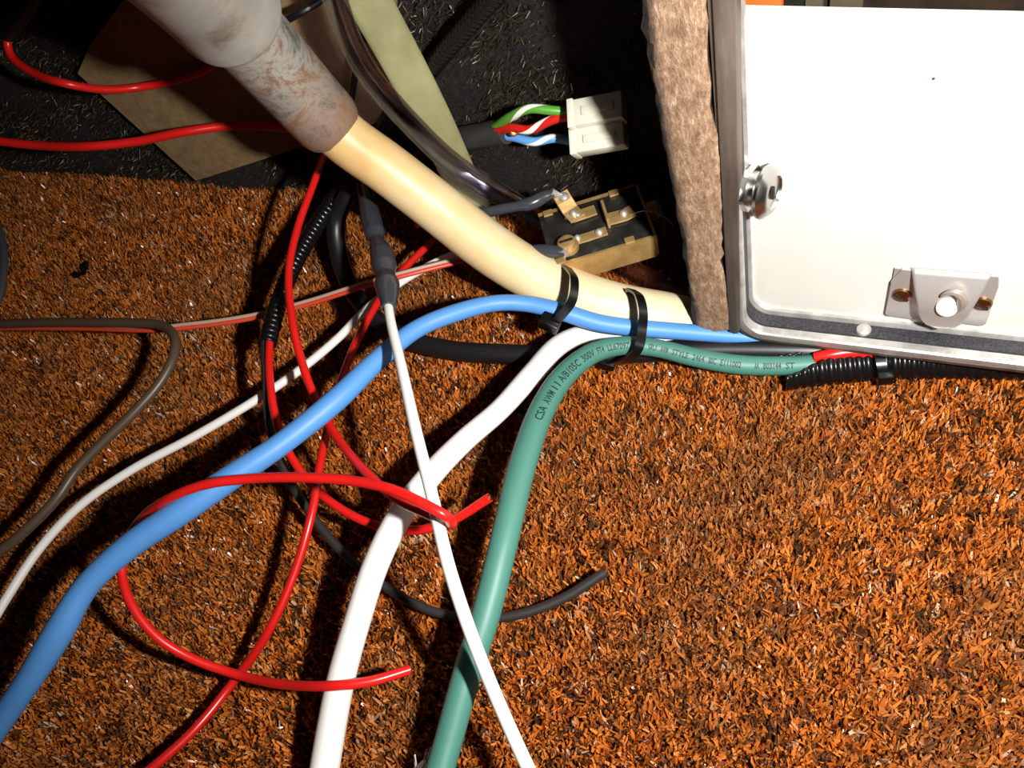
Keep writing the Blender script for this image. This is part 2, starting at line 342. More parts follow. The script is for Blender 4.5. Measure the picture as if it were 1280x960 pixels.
# far end of the boat seen over the panel
YB = 0.17
tag(build('wall_far', G().box((0.25, YB+0.006, 0.09), np.eye(3), (0.3, 0.005, 0.09)), 'far_brown', smooth=False), kind='structure')
def far_board(name, x0, x1, d, material, label, cat, top=0.12):
    a = PY(x0, 12, YB-d)[0]; b = PY(x1, 12, YB-d)[0]
    return tag(build(name, G().box(((a+b)/2, YB-d/2, top/2), np.eye(3), ((b-a)/2, d/2, top/2)), material, bevel=0.0008), label, cat)
xa = fr0[0]+0.0008; xb = PY(976, 12, 0.0455)[0]
tag(build('orange_board', G().box(((xa+xb)/2, 0.047, 0.11), np.eye(3), ((xb-xa)/2, 0.0015, 0.09)), 'far_orange', bevel=0.0004), 'orange painted board standing behind the white panel at the partition', 'board')
far_board('wooden_post', 982, 1028, 0.006, 'far_grey', 'grey-tan post standing beyond the orange board', 'post')
far_board('wooden_post', 1036, 1078, 0.003, 'far_grey', 'thin dull post standing against the dark far wall', 'post')

# ------------------------------------------------------------------ white panel in its trim
door = thing('cabinet_door', 'white laminate cabinet panel framed by silver trim with black insert', 'cabinet door', (0.11, YP, 0.012))
D = 0.010                                           # depth of the rim
x0 = 0.0722; zb = 0.0155
path = [(x0+0.0002, ZT)]+[(x0, z) for z in np.linspace(0.2, 0.024, 12)]
for q in np.linspace(0, math.pi/2, 9)[1:]: path.append((x0+0.0065*(1-math.cos(q)), 0.024-0.0075*math.sin(q)))
for x in np.linspace(0.083, 0.30, 24):
    path.append((x, 0.0165+0.0001*max(0, (x-0.08)*1000)*0.95+0.0))
path = np.array(path)
def sweep_trim(prof, name, material, parent, closed=True):
    """prof: (inward, depth) pairs swept down the left side and along the bottom."""
    t = np.gradient(path, axis=0); t /= np.linalg.norm(t, axis=1)[:, None]; nrm = np.stack([-t[:, 1], t[:, 0]], 1)
    v = []; m_ = len(prof)
    for (x, z), n_ in zip(path, nrm):
        for a, d in prof: v.append((x+n_[0]*a, YP+d, z+n_[1]*a))
    f = [(i*m_+k, i*m_+(k+1) % m_, (i+1)*m_+(k+1) % m_, (i+1)*m_+k) for i in range(len(path)-1) for k in range(m_)]
    f += [tuple(range(m_)), tuple(range((len(path)-1)*m_, len(path)*m_))]
    return build(name, G().add(v, f), material, parent, auto=30)
trim = sweep_trim([(0.0004, -0.0004), (0.0008, 0.0002), (0.0008, 0.0024), (-0.0006, 0.003), (-0.0006, 0.0078), (0.0010, 0.0084), (0.0010, D), (-0.0016, D), (-0.0016, 0.0022), (-0.0034, 0.0018), (-0.0034, 0.0004), (-0.0014, -0.0004)], 'edge_trim', 'aluminium', door)
sweep_trim([(-0.0005, 0.003), (0.0003, 0.0034), (0.0005, 0.0054), (0.0003, 0.0074), (-0.0005, 0.0078)], 'vinyl_insert', 'vinyl_black', trim)
# flat flange on the left of the rim, narrowing round the corner
sweep_trim([(-0.0022, -0.0003), (-0.0022, 0.0012), (-0.0040, 0.0016), (-0.0040, 0.0002)], 'trim_flange', 'aluminium_grimy', door)
fa, fb = PY(891, 0, YP), PY(921, 0, YP); fc, fd = PY(912, 412, YP), PY(926, 408, YP)
t0, t1 = ext(fa, fc, ZT), ext(fb, fd, ZT)
build('side_flange', G().prism([p-np.array([0, 0.0009, 0]) for p in (t0, fc, (fd+fc)/2+np.array([0.001, 0, -0.002]), fd, t1)], (0, 0.0045, 0)), 'aluminium_grimy', door, bevel=0.0005)
# board edge showing below the trim
v = []
pp = [p for p in path if p[1] < 0.03 and p[0] > 0.078]
for x, z in pp: v += [(x, YP+0.0015, z-0.0038), (x, YP+0.0015, z-0.0056), (x, YP+0.0135, z-0.0056), (x, YP+0.0135, z-0.0028)]
f = [(i*4+k, i*4+(k+1) % 4, i*4+4+(k+1) % 4, i*4+4+k) for i in range(len(pp)-1) for k in range(4)]+[(0, 1, 2, 3), tuple(range(len(pp)*4-4, len(pp)*4))]
build('board_edge', G().add(v, f), 'chipboard_pale', door, smooth=False)
ztop = PY(1100, 24, YP+D)[2]
yq = YP+D-0.0005
build('panel_face', G().prism([(x0-0.001, yq, 0.014), (0.30, yq, 0.034), (0.30, yq, ztop), (x0-0.001, yq, ztop)], (0, 0.004, 0)), 'white_laminate', door, smooth=False)
def screw(c, axis, r, parent, material='screw_brass', slot=True, h=0.0012):
    o = build('screw', G().lathe(c, axis, [(-0.002, r*0.9), (0, r), (h*0.5, r*0.9), (h*0.85, r*0.55), (h, r*0.15)], 16), material, parent)
    if slot:
        a = unit(axis); t = unit(np.cross(a, (0.4, 0.2, 0.7))); b = np.cross(a, t)
        build('slot', G().box(np.array(c)+a*h*0.9, (t, b, a), (r*0.75, r*0.13, 0.00022)), 'gap_shade_black', o)  # dark bar drawn for the shade in the screw's slot
    return o
sc = PY(1081, 404, YP+0.0054)
zi = np.interp(sc[0], path[20:, 0], path[20:, 1])
screw((sc[0], YP+0.0054, zi+0.0004), (0, 0, 1), 0.0022, trim, 'steel', False)
for px, py in ((1167, 98),):
    c = PY(px, py, yq); build('speck', G().lathe(c-np.array([0, 0.0002, 0]), (0, 1, 0), [(0, 0.0003), (0.0003, 0.00035)], 8), 'speck', door)
# chrome button lock standing out of the left rim
kc = PY(928, 233, YP+0.0055); ax = unit((1, -0.2, 0.07))
kn = build('lock_knob', G().lathe(kc-ax*0.002, ax, [(0.0018, 0.0046), (0.0068, 0.0046), (0.0072, 0.0062), (0.0080, 0.0070), (0.0088, 0.0071), (0.0104, 0.0056), (0.0107, 0.0044), (0.0100, 0.0040), (0.0098, 0.0015)], 32), 'chrome', door)
build('hex_nut', G().lathe(kc, ax, [(0.0012, 0.0060), (0.0030, 0.0060)], 6), 'chrome', kn, smooth=False)
build('key_slot', G().box(kc+ax*0.0082, (ax, unit(np.cross(ax, (0, 0, 1))), (0, 0, 1)), (0.0004, 0.0004, 0.002)), 'gap_shade_black', kn, smooth=False)  # dark bar in place of the shaded keyhole
# bent sheet catch at the foot of the panel
yf = yq-0.0004
cA, cB, cC, cD = [PY(*p, yf) for p in ((1107, 392), (1232, 404), (1234, 338), (1126, 326))]
ux = unit(cB-cA); uz = np.array([0, 0, 1.0]); Wd = (cB-cA).dot(ux); Hh = cC[2]-cB[2]
catch = build('catch_plate', G().box((cA+cB+cC+cD)/4+np.array([0, 0, 0]), (ux, (0, 1, 0), uz), (Wd*0.47, 0.0003, Hh*0.42)), 'steel', door)
def cpt(a, b, d): return cA+ux*Wd*a+uz*Hh*b+np.array([0, -d, 0])
def tab(a0_, a1_, name):
    a1_ = a1_
    pts = [cpt(a0_+0.03, 0.02, 0.0012), cpt(a1_-0.03, 0.0, 0.0012), cpt(a1_, 0.06, 0.0012), cpt(a1_, 0.8, 0.0012), cpt(a1_-0.03, 0.98, 0.0012), cpt(a0_+0.08, 0.98, 0.0012), cpt(a0_, 0.72, 0.0012), cpt(a0_, 0.06, 0.0012)]
    return build(name, G().prism(pts, (0, 0.0009, 0)), 'steel', catch, smooth=False, bevel=0.0002)
tab(0.0, 0.34, 'mounting_tab'); tab(0.66, 1.0, 'mounting_tab')
# curved tongue: a sheet rolling forward and down from the top edge, round lower end, hole in it
v = []; f = []; NU, NV = 20, 12
def tongue(u, t):
    half = 0.37-0.22*t if t < 0.55 else 0.249*math.sqrt(max(0.0, 1-((t-0.55)/0.45)**2))
    a = 0.57-0.03*(1-t)+(u-0.5)*2*half; return cpt(a, 1.02-0.93*t, 0.0010+0.0040*math.sin(min(1, t*1.3)*math.pi*0.6))
v, f = grid(tongue, NU, NV)
ton = build('tongue', G().add(v, f), 'steel', catch, auto=180); sm = ton.modifiers.new('sheet', 'SOLIDIFY'); sm.thickness = 0.0007; sm.offset = 0
hc = cpt(0.58, 0.56, 0.0046)
build('catch_stud', G().lathe(hc, (0.0, -1, 0.5), [(0, 0.0027), (0.0014, 0.0026), (0.0018, 0.0020), (0.0019, 0.0008)], 24), 'white_laminate', ton)
c = np.array([cpt(0.60+0.11*math.cos(q), 0.66+0.20*math.sin(q), 0.0052) for q in np.linspace(-1.5, 2.6, 24)])
build('stud_lip', tube(c, np.interp(np.linspace(0, 1, 24), [0, 0.4, 1], [0.0003, 0.0014, 0.0004]), 8), 'steel_dull', ton)
screw(cpt(0.13, 0.5, 0.0013), (0, -1, 0), 0.0026, catch); screw(cpt(0.9, 0.47, 0.0013), (0, -1, 0), 0.0026, catch)

# ------------------------------------------------------------------ metal pipe with hose
pipe = thing('metal_pipe', 'corroded grey metal pipe with thick collar feeding the cream hose', 'pipe', P(400, 160, 0.0))
c = spline(ctrl([(411, 155, 0.082), (360, 99, 0.103), (306, 40, 0.125), (250, -22, 0.147), (180, -100, 0.173), (120, -168, 0.195)]), 0.002)
body = c[::-1]
n = len(body); rad = np.full(n, 0.0104); rad[-1] = 0.0100
o = build('pipe_body', tube(body, rad, 36), 'pipe_corroded', pipe)
c2 = resample(spline(ctrl([(288, 20, 0.1320), (280, 11, 0.1353), (250, -22, 0.147), (180, -100, 0.173), (120, -168, 0.195)]), 0.002), 0.001)
rad = np.full(len(c2), 0.0134); rad[0] = 0.0126; rad[1] = 0.0132
build('pipe_collar', tube(c2, rad, 40), 'collar_zinc', pipe)
hose_c = spline(ctrl([(395, 140, 0.087), (430, 172, 0.078), (480, 208, 0.066), (550, 262, 0.050), (620, 316, 0.0365), (690, 356, 0.0265), (760, 381, 0.0205), (830, 394, 0.0140)]+[]), 0.002)
hose_c = spline(np.vstack([hose_c[::6], [P(880, 399, 0.0080), (0.072, 0.050, 0.0072), (0.10, 0.060, 0.0072), (0.14, 0.064, 0.0072)]]), 0.002)
ho = build('water_hose', tube(hose_c, np.interp(np.linspace(0, 1, len(hose_c)), [0, 0.3, 0.6, 1], [0.0079, 0.0083, 0.0074, 0.0055]), 32), 'hose_cream')
tag(ho, 'thick cream rubber hose curving from metal pipe to wooden partition', 'hose')

# ------------------------------------------------------------------ things at the back wall
# brown fibreboard leaning on the wall
pl = [PW(*p, 0.005) for p in ((245, 226), (97, 92), (112, 57), (200, -60), (500, -60), (476, 152))]
tag(build('fibreboard_sheet', G().prism(pl, -WN*0.003), 'fibreboard', smooth=False), 'brown fibreboard sheet leaning on the black wall behind metal pipe', 'board')
# pale plastic strip
sp = np.array([PW(432, -55, 0.012), PW(458, -5, 0.013), PW(502, 75, 0.015), PW(541, 150, 0.018), PW(578, 228, 0.018), P(612, 302, 0.007)])
c = spline(sp, 0.002); n = len(c)
wd = np.interp(np.linspace(0, 1, n), [0, 0.4, 0.75, 0.95, 1], [0.0066, 0.0064, 0.0060, 0.0056, 0.0042])
tag(build('plastic_strip', tube(c, 0.0016, 20, rb=wd, ref=-ray(550, 150)), 'strap_plastic'), 'pale yellow-green translucent plastic strip leaning behind the clear tube', 'strip')
# clear tube
ct = spline(np.array([PW(405, -45, 0.024), PW(419, 0, 0.026), PW(436, 48, 0.027), PW(460, 92, 0.028), PW(510, 151, 0.028), PW(568, 206, 0.028), PW(630, 246, 0.028), P(680, 275, 0.021), P(760, 322, 0.011), P(850, 366, 0.0085), P(920, 380, 0.0085)]), 0.002)
g = tube(ct, 0.0036, 20); k = len(g.v); g2 = tube(ct[::-1], 0.0024, 20); g.add(g2.v, g2.f[:-2]); g.f = [q for q in g.f if len(q) == 4]; g.at = {}
clear = build('clear_tube', g, 'clear_pvc'); tag(clear, 'clear plastic tube with violet sheen running behind the switch', 'tube')
# ribbed conduit coming down from the wall; its lower mouth lets a red and a dark wire out
lc = spline(np.array([PW(700, -110, 0.010), PW(640, -30, 0.010), PW(600, 15, 0.010), PW(552, 70, 0.009), PW(500, 135, 0.009), P(448, 208, 0.030), P(402, 272, 0.030), P(368, 330, 0.031), P(346, 385, 0.031), P(334, 430, 0.031)]), 0.002)
o = loom(lc, 0.0031, 'ribbed_conduit', None); tag(o, 'black ribbed conduit hanging down the wall behind the cream hose', 'conduit')
# second conduit in the upper left
lc = spline(np.array([PW(60, -50, 0.018), PW(40, -5, 0.018), PW(22, 25, 0.018), PW(10, 42, 0.018)]), 0.002)
o = loom(lc, 0.0031, 'ribbed_conduit', None); tag(o, 'short black ribbed conduit above fibreboard with one red wire coming out', 'conduit')
# thin black wires on the fibreboard
c = spline(np.array([PW(440, -40, 0.012), PW(404, -2, 0.014), PW(378, 14, 0.02), PW(330, 40, 0.018)]), 0.002)
tag(build('thin_wire', tube(c, 0.0012, 10), 'black_pvc'), 'thin black wire crossing the fibreboard behind the metal pipe collar', 'wire')
c = spline(np.array([PW(462, 20, 0.010), PW(448, 70, 0.012), PW(443, 100, 0.013), PW(436, 140, 0.013), PW(425, 185, 0.012)]), 0.002)
tag(build('thin_wire', tube(c, 0.0012, 10), 'black_pvc'), 'thin black wire hanging between clear tube and cream hose', 'wire')

# ------------------------------------------------------------------ black multi-core cable with its connectors
cable = thing('black_cable', 'thick black cable looping under the blue wire to white plugs', 'cable', P(560, 440, 0))
cc = np.vstack([[PW(632, 164, 0.012), PW(590, 172, 0.009), PW(545, 182, 0.007), PW(490, 200, 0.008)], ctrl([(445, 232, 0.036), (421, 275, 0.026), (424, 320, 0.018), (448, 375, 0.012), (500, 420, 0.0095), (560, 437, 0.009), (640, 443, 0.009), (720, 445, 0.0085), (800, 440, 0.0078), (900, 437, 0.0075), (1000, 438, 0.0072), (1080, 441, 0.0065), (1200, 448, 0.0085)])])
cs = spline(cc, 0.002)
k = int(len(cs)*0.27)
rad = np.interp(np.linspace(0, 1, len(cs)), [0, 0.15, 0.3, 1], [0.0037, 0.0036, 0.0033, 0.0037])
g = tube(cs, rad, 22); build('sheath', g, 'black_pvc', cable)
sl = spline(np.array([PW(633, 164, 0.012), PW(615, 167, 0.011), PW(575, 174, 0.0085)]), 0.002)
build('sleeve', tube(sl, 0.0042, 22), 'sleeve_grey', cable)
def conn_wire(pts, material):
    c = spline(np.array([PW(p[0], p[1], p[2]) for p in pts]), 0.0008); return build('core_wire', tube(c, 0.0015, 14, close=False), material, cable)
conn_wire([(618, 160, 0.012), (640, 145, 0.014), (662, 136, 0.014), (690, 138, 0.013), (720, 141, 0.011)], 'green_stripe')
conn_wire([(618, 164, 0.013), (640, 160, 0.015), (662, 162, 0.016), (690, 150, 0.014), (722, 143, 0.012)], 'red_stripe')
conn_wire([(618, 169, 0.012), (640, 171, 0.013), (668, 177, 0.014), (692, 173, 0.012), (722, 178, 0.010)], 'blue_stripe')
c = PW(642, 166, 0.0165); build('core_end', G().lathe(c, CAM-c+np.array([0.03, 0, 0]), [(-0.003, 0.0013), (0, 0.0013), (0.0002, 0.0009)], 12), 'copper', cable)
def plug(tl_, bl_, ln, z, dz):
    a = P(*tl_, z); b = P(*bl_, z-dz); mid = (a+b)/2; h = np.linalg.norm(a-b)
    e = P(tl_[0]+ln[0], tl_[1]+ln[1], z+0.002); ax = unit(e-a); L = np.linalg.norm(e-a)
    vz = b-a; vz = unit(vz-ax*vz.dot(ax)); vn = np.cross(ax, vz)
    p = build('plug_housing', G().box(mid+ax*L*0.5, (ax, vz, vn), (L*0.5, h*0.5, h*0.42)), 'nylon', cable, bevel=0.0006)
    build('latch_rib', G().box(mid+ax*L*0.55-vn*h*0.42*np.sign(vn.dot(mid-CAM)), (ax, vz, vn), (L*0.3, h*0.16, 0.0006)), 'nylon', p, bevel=0.0002)
    build('plug_rim', G().box(mid+ax*0.0006, (ax, vz, vn), (0.0010, h*0.54, h*0.46)), 'nylon', p, bevel=0.0003)
    return p
plug((714, 130), (716, 163), (66, -13), 0.066, 0.004)
plug((716, 165), (718, 195), (66, -12), 0.060, 0.004)
pq = P(712, 122, 0.064)

# ------------------------------------------------------------------ rocker switch with brass terminals
sw = thing('switch', 'black bakelite switch with dirty brass terminals and side plate', 'switch', P(750, 310, 0.0))
q = [P(*p, 0.033) for p in ((686, 330), (676, 272), (795, 231), (816, 296))]
ctr = sum(q)/4; su = unit((q[3]-q[0])+(q[2]-q[1])); sv = unit((q[1]-q[0])+(q[2]-q[3])); sv = unit(sv-su*su.dot(sv)); sn = np.cross(su, sv)
if sn[2] < 0: sn = -sn
hu = 0.5*((q[3]-q[0]).dot(su)+(q[2]-q[1]).dot(su))/2; hv = 0.5*((q[1]-q[0]).dot(sv)+(q[2]-q[3]).dot(sv))/2
hn = 0.0045
sb_ = build('switch_body', G().box(ctr-sn*hn, (su, sv, sn), (hu, hv, hn)), 'bakelite', sw, bevel=0.0004)
def spt(a, b, d=0): return ctr+su*hu*a+sv*hv*b+sn*d
# sheet metal cover wrapping the long sides, with folded tabs
for sd in (-1, 1):
    cv = build('side_plate', G().box(spt(0.0, sd*1.06, -hn*1.0), (su, sv, sn), (hu*1.0, 0.0004, hn*1.05)), 'brass_dirty', sw, smooth=False)
    for a in (-0.8, 0.55):
        build('folded_tab', G().box(spt(a, sd*0.98, 0.0004), (su, sv, sn), (0.0016, 0.0013, 0.0004)), 'brass_dirty', cv, smooth=False, bevel=0.0002)
build('end_plate', G().box(spt(1.03, 0, -hn), (su, sv, sn), (0.0004, hv*1.05, hn)), 'brass_dirty', sw, smooth=False)
bs = spt(1.03, 0.1, -hn*0.6); prof = [(0, 0.0034)]
for i in range(7): prof += [(0.0006*i+0.0003, 0.0034), (0.0006*i+0.0006, 0.0029)]
build('threaded_bushing', G().lathe(bs, su, prof+[(0.005, 0.0026)], 20), 'brass_dirty', sw)
def terminal(pts, w_, name='terminal'):
    c = np.array(pts); g = G(); T, N, B = frames(c, sn)
    v = []; 
    for i in range(len(c)):
        for a, d in ((-1, 0), (1, 0), (1, 1), (-1, 1)): v.append(c[i]+B[i]*a*w_+N[i]*d*0.0007)
    f = [(i*4+k, i*4+(k+1) % 4, i*4+4+(k+1) % 4, i*4+4+k) for i in range(len(c)-1) for k in range(4)]+[(0, 1, 2, 3), tuple(range(len(c)*4-4, len(c)*4))]
    return build(name, g.add(v, f), 'brass_dirty', sw, smooth=False, bevel=0.0002)
def rivet(p, par, r=0.0013): return build('rivet', G().lathe(p, sn, [(-0.0005, r), (0.0004, r), (0.0010, r*0.6), (0.0012, r*0.2)], 14), 'steel', par)
t1_ = terminal([spt(0.12, 0.52, 0.0003), spt(-0.35, 0.48, 0.0003), spt(-0.40, 0.62, 0.0006)], 0.0022)
rivet(spt(-0.25, 0.46, 0.0012), t1_)
tA = terminal([spt(-0.26, 0.30, 0.0012), spt(-0.36, 0.70, 0.0014), spt(-0.42, 0.95, 0.0034), spt(-0.47, 1.20, 0.0050)], 0.0028, 'ring_terminal'); rivet(spt(-0.41, 1.0, 0.0052), tA, 0.0017)
rivet(spt(-0.32, 0.5, 0.0022), tA)
tB = terminal([spt(0.30, 0.0, 0.0003), spt(0.62, -0.02, 0.0003), spt(0.80, 0.06, 0.0003)], 0.0026); rivet(spt(0.60, 0.02, 0.0011), tB)
build('terminal_post', G().box(spt(0.27, 0.14, 0.0018), (su, sv, sn), (0.0005, 0.0046, 0.0022)), 'brass_dirty', tB, smooth=False, bevel=0.0003)
tC = terminal([spt(-0.52, -0.42, 0.0003), spt(-0.2, -0.42, 0.0003), spt(0.2, -0.40, 0.0003)], 0.0018); rivet(spt(0.05, -0.40, 0.0011), tC); rivet(spt(-0.38, -0.38, 0.0011), tC, 0.0011)
tD = build('screw_terminal', G().lathe(spt(-0.60, -0.58, 0.0002), sn, [(0, 0.0036), (0.0016, 0.0036), (0.0018, 0.0029), (0.0032, 0.0029), (0.0036, 0.0022)], 20), 'brass_dirty', sw)
build('screw_slot', G().box(spt(-0.60, -0.58, 0.0038), (su, sv, sn), (0.0022, 0.0004, 0.0003)), 'gap_shade_black', tD, smooth=False)  # dark bar, its colour standing for shade in the groove
build('filament', tube(spline(np.array([spt(0.7, -0.1, 0.001), spt(1.0, -0.3, 0.003), spt(1.3, -0.55, 0.001), spt(1.45, -0.6, -0.004)]), 0.001), 0.00013, 6), 'steel', sw)
# the two leads with heat-shrink ends
def lead(pts, end, label):
    t = thing('switch_lead', label, 'wire', P(pts[0][0], pts[0][1], 0)); c = spline(ctrl(pts), 0.001)
    n = len(c); build('lead_wire', tube(c[:-6], 0.0013, 14), 'red_pvc', t)
    k = int(n*0.40); rr = np.interp(np.linspace(0, 1, n-k), [0, 0.05, 0.55, 0.62, 0.7, 0.85, 0.95, 1], [0.0017, 0.0018, 0.0017, 0.0017, 0.0022, 0.0022, 0.0018, 0.0013])
    build('heat_shrink', tube(c[k:], rr, 16), 'shrink', t)
    e = c[-1]; d = unit(end-e); build('crimp', tube(np.array([e-d*0.001, e+d*0.002, end]), np.array([0.0016, 0.0014, 0.0020]), 10, rb=np.array([0.0014, 0.0008, 0.0006]), ref=sn), 'steel', t)
lead([(520, 280, 0.034), (556, 275, 0.035), (588, 270, 0.038), (630, 261, 0.0395), (664, 254, 0.040), (680, 246, 0.040), (692, 242, 0.040)], spt(-0.43, 1.02, 0.0045), 'upper red lead with black heat-shrink going to the switch ring terminal')
lead([(560, 300, 0.026), (600, 306, 0.028), (634, 309, 0.0315), (662, 313, 0.034), (684, 314, 0.035), (698, 315, 0.035), (706, 315, 0.035)], spt(-0.62, -0.55, 0.002), 'lower lead with black heat-shrink going to the switch screw terminal')

# ------------------------------------------------------------------ loose wires
def core_end(par, c, r, material='copper', start=False):
    e, d = (c[0], unit(c[0]-c[2])) if start else (c[-1], unit(c[-1]-c[-3]))
    build('wire_core', G().lathe(e, d, [(-0.001, r), (0.0003, r), (0.0005, r*0.7)], 10), material, par)
# reds
o, c = wire('red_wire', [(424, 160, 0.048), (405, 195, 0.046), (391, 232, 0.045), (372, 285, 0.043), (361, 340, 0.042), (366, 405, 0.041), (378, 455, 0.039), (395, 500, 0.037), (425, 552, 0.040), (465, 598, 0.046), (500, 626, 0.0485), (535, 643, 0.0495), (556, 653, 0.051), (565, 655, 0.056), (557, 645, 0.0625), (530, 630, 0.0645), (490, 612, 0.064), (440, 601, 0.062), (380, 597, 0.061), (320, 598, 0.060), (260, 605, 0.0605), (210, 624, 0.057), (166, 664, 0.042), (152, 710, 0.039), (164, 755, 0.036), (196, 796, 0.030), (240, 823, 0.023), (296, 843, 0.0175), (350, 855, 0.022), (420, 857, 0.0300), (465, 851, 0.028), (512, 837, 0.024)], 0.00132, 'red_pvc', 'long bright red wire making a big loop over the blue cable', 'wire')
core_end(o, c, 0.0010)
o, c = wire('red_wire', [(343, 385, 0.032), (337, 430, 0.0315), (337, 470, 0.0315), (343, 515, 0.0305), (356, 556, 0.0285), (386, 602, 0.026), (420, 632, 0.025), (465, 655, 0.025), (515, 663, 0.026), (560, 653, 0.030), (612, 622, 0.036)], 0.00132, 'red_pvc', 'red wire out of the ribbed conduit with cut end near green cable', 'wire')
core_end(o, c, 0.0010)
o, c = wire('red_wire', [(600, 245, 0.020), (560, 285, 0.021), (526, 315, 0.022), (490, 353, 0.023), (468, 385, 0.024), (442, 435, 0.025), (418, 505, 0.026), (402, 570, 0.0305), (390, 640, 0.030), (368, 716, 0.025), (335, 790, 0.020), (292, 852, 0.0125), (240, 915, 0.0145), (180, 968, 0.017), (100, 1030, 0.016)], 0.00132, 'red_pvc_dark', 'red wire running from under the cream hose down past the white cable', 'wire')
lr = np.array([PW(18, 20, 0.018), PW(9, 46, 0.018), PW(13, 68, 0.022), PW(40, 90, 0.027), PW(80, 104, 0.03), PW(130, 112, 0.022), PW(175, 109, 0.013), PW(215, 101, 0.0085), PW(262, 84, 0.0075), PW(290, 45, 0.0075), PW(300, -10, 0.0075), PW(290, -80, 0.0075)])
tag(build('red_wire', tube(spline(lr, 0.0015), 0.0015, 14), 'red_pvc'), 'red wire sagging from the short ribbed conduit across the fibreboard', 'wire')
lr = np.array([PW(-80, 160, 0.04), PW(-10, 175, 0.04), PW(50, 182, 0.038), PW(110, 183, 0.036), PW(170, 177, 0.028), PW(230, 165, 0.020), PW(290, 157, 0.0105), PW(340, 158, 0.008), PW(390, 167, 0.008), PW(416, 178, 0.008)])
tag(build('red_wire', tube(spline(lr, 0.0015), 0.0017, 14), 'red_pvc'), 'red wire stretched along the carpet edge under the fibreboard corner', 'wire')
# dark wires
o, c = wire('black_wire', [(338, 385, 0.030), (331, 430, 0.030), (333, 480, 0.030), (337, 530, 0.024), (352, 580, 0.021), (385, 638, 0.016), (430, 692, 0.012), (480, 732, 0.0095), (530, 760, 0.008), (580, 772, 0.0075), (640, 770, 0.0078), (700, 750, 0.009), (757, 715, 0.012)], 0.0014, 'grey_black_pvc', 'thin dark grey wire curling beneath the green cable on the carpet', 'wire')
core_end(o, c, 0.0008)
wire('grey_wire', [(-40, 240, 0.02), (-8, 275, 0.02), (3, 305, 0.02), (4, 340, 0.02), (-3, 375, 0.019), (-40, 420, 0.018)], 0.0017, 'grey_pvc', 'grey wire curving in at the far end of the carpet', 'wire')
# twin lead red and tan, brown lead peeling away
tw = thing('twin_wire', 'flat twin lead of red and tan wires along the carpet', 'wire', P(225, 408, 0))
base = ctrl([(-60, 412, 0.026), (0, 409, 0.026), (100, 409, 0.027), (200, 411, 0.028), (230, 408, 0.027), (280, 402, 0.025), (330, 393, 0.0235), (390, 377, 0.0235), (450, 358, 0.026), (500, 344, 0.026), (555, 330, 0.023), (620, 315, 0.017)])
vu = R@np.array([0, 1.0, 0])
build('wire_strand', tube(spline(base-vu*0.0006, 0.0015), 0.0008, 12), 'coral_pvc', tw); build('wire_strand', tube(spline(base+vu*0.0007, 0.0015), 0.0007, 12), 'tan_pvc', tw)
wire('brown_wire', [(-60, 407, 0.032), (0, 405, 0.032), (60, 403, 0.033), (120, 403, 0.034), (175, 404, 0.035), (205, 408, 0.036), (219, 424, 0.037), (216, 448, 0.037), (200, 478, 0.036), (165, 518, 0.035), (125, 556, 0.034), (95, 588, 0.033), (70, 624, 0.032), (35, 660, 0.031), (0, 689, 0.030), (-60, 730, 0.028)], 0.0017, 'brown_pvc', 'brown flat wire bending back sharply beside the twin lead', 'wire')
# white thin wire
wire('white_wire', [(620, 285, 0.014), (585, 310, 0.015), (545, 328, 0.016), (505, 350, 0.017), (460, 385, 0.019), (420, 425, 0.021), (370, 466, 0.0225), (310, 506, 0.023), (240, 547, 0.023), (165, 587, 0.023), (100, 632, 0.023), (50, 685, 0.022), (8, 748, 0.021), (-40, 830, 0.019)], 0.0015, 'white_pvc', 'slim white wire running off beside the brown wire', 'wire')
# shrink joint and the white wire below it
sj = thing('spliced_wire', 'white wire hanging from a lumpy black heat-shrink splice', 'wire', P(487, 380, 0))
c = spline(ctrl([(484, 372, 0.050), (488, 400, 0.052), (502, 460, 0.055), (520, 540, 0.057), (540, 620, 0.057), (560, 705, 0.054), (586, 785, 0.047), (618, 866, 0.038), (660, 960, 0.030), (700, 1040, 0.024)]), 0.0015)
build('white_lead', tube(c, np.interp(np.linspace(0, 1, len(c)), [0, 0.35, 1], [0.0015, 0.0019, 0.0020]), 16, rb=np.interp(np.linspace(0, 1, len(c)), [0, 0.35, 1], [0.0014, 0.0016, 0.0017])), 'white_pvc', sj)
c = resample(spline(ctrl([(452, 215, 0.040), (458, 245, 0.042), (464, 275, 0.044), (471, 300, 0.046), (478, 320, 0.047), (482, 345, 0.0485), (485, 365, 0.050), (486, 384, 0.051)]), 0.001), 0.0006)
u = np.linspace(0, 1, len(c))
rr = np.interp(u, [0, 0.25, 0.40, 0.50, 0.55, 0.60, 0.66, 0.74, 0.80, 0.86, 0.90, 0.96, 1], [0.0027, 0.0031, 0.0036, 0.0034, 0.0021, 0.0030, 0.0039, 0.0039, 0.0030, 0.0039, 0.0036, 0.0027, 0.0022])
build('heat_shrink', tube(c, rr, 20), 'shrink', sj)

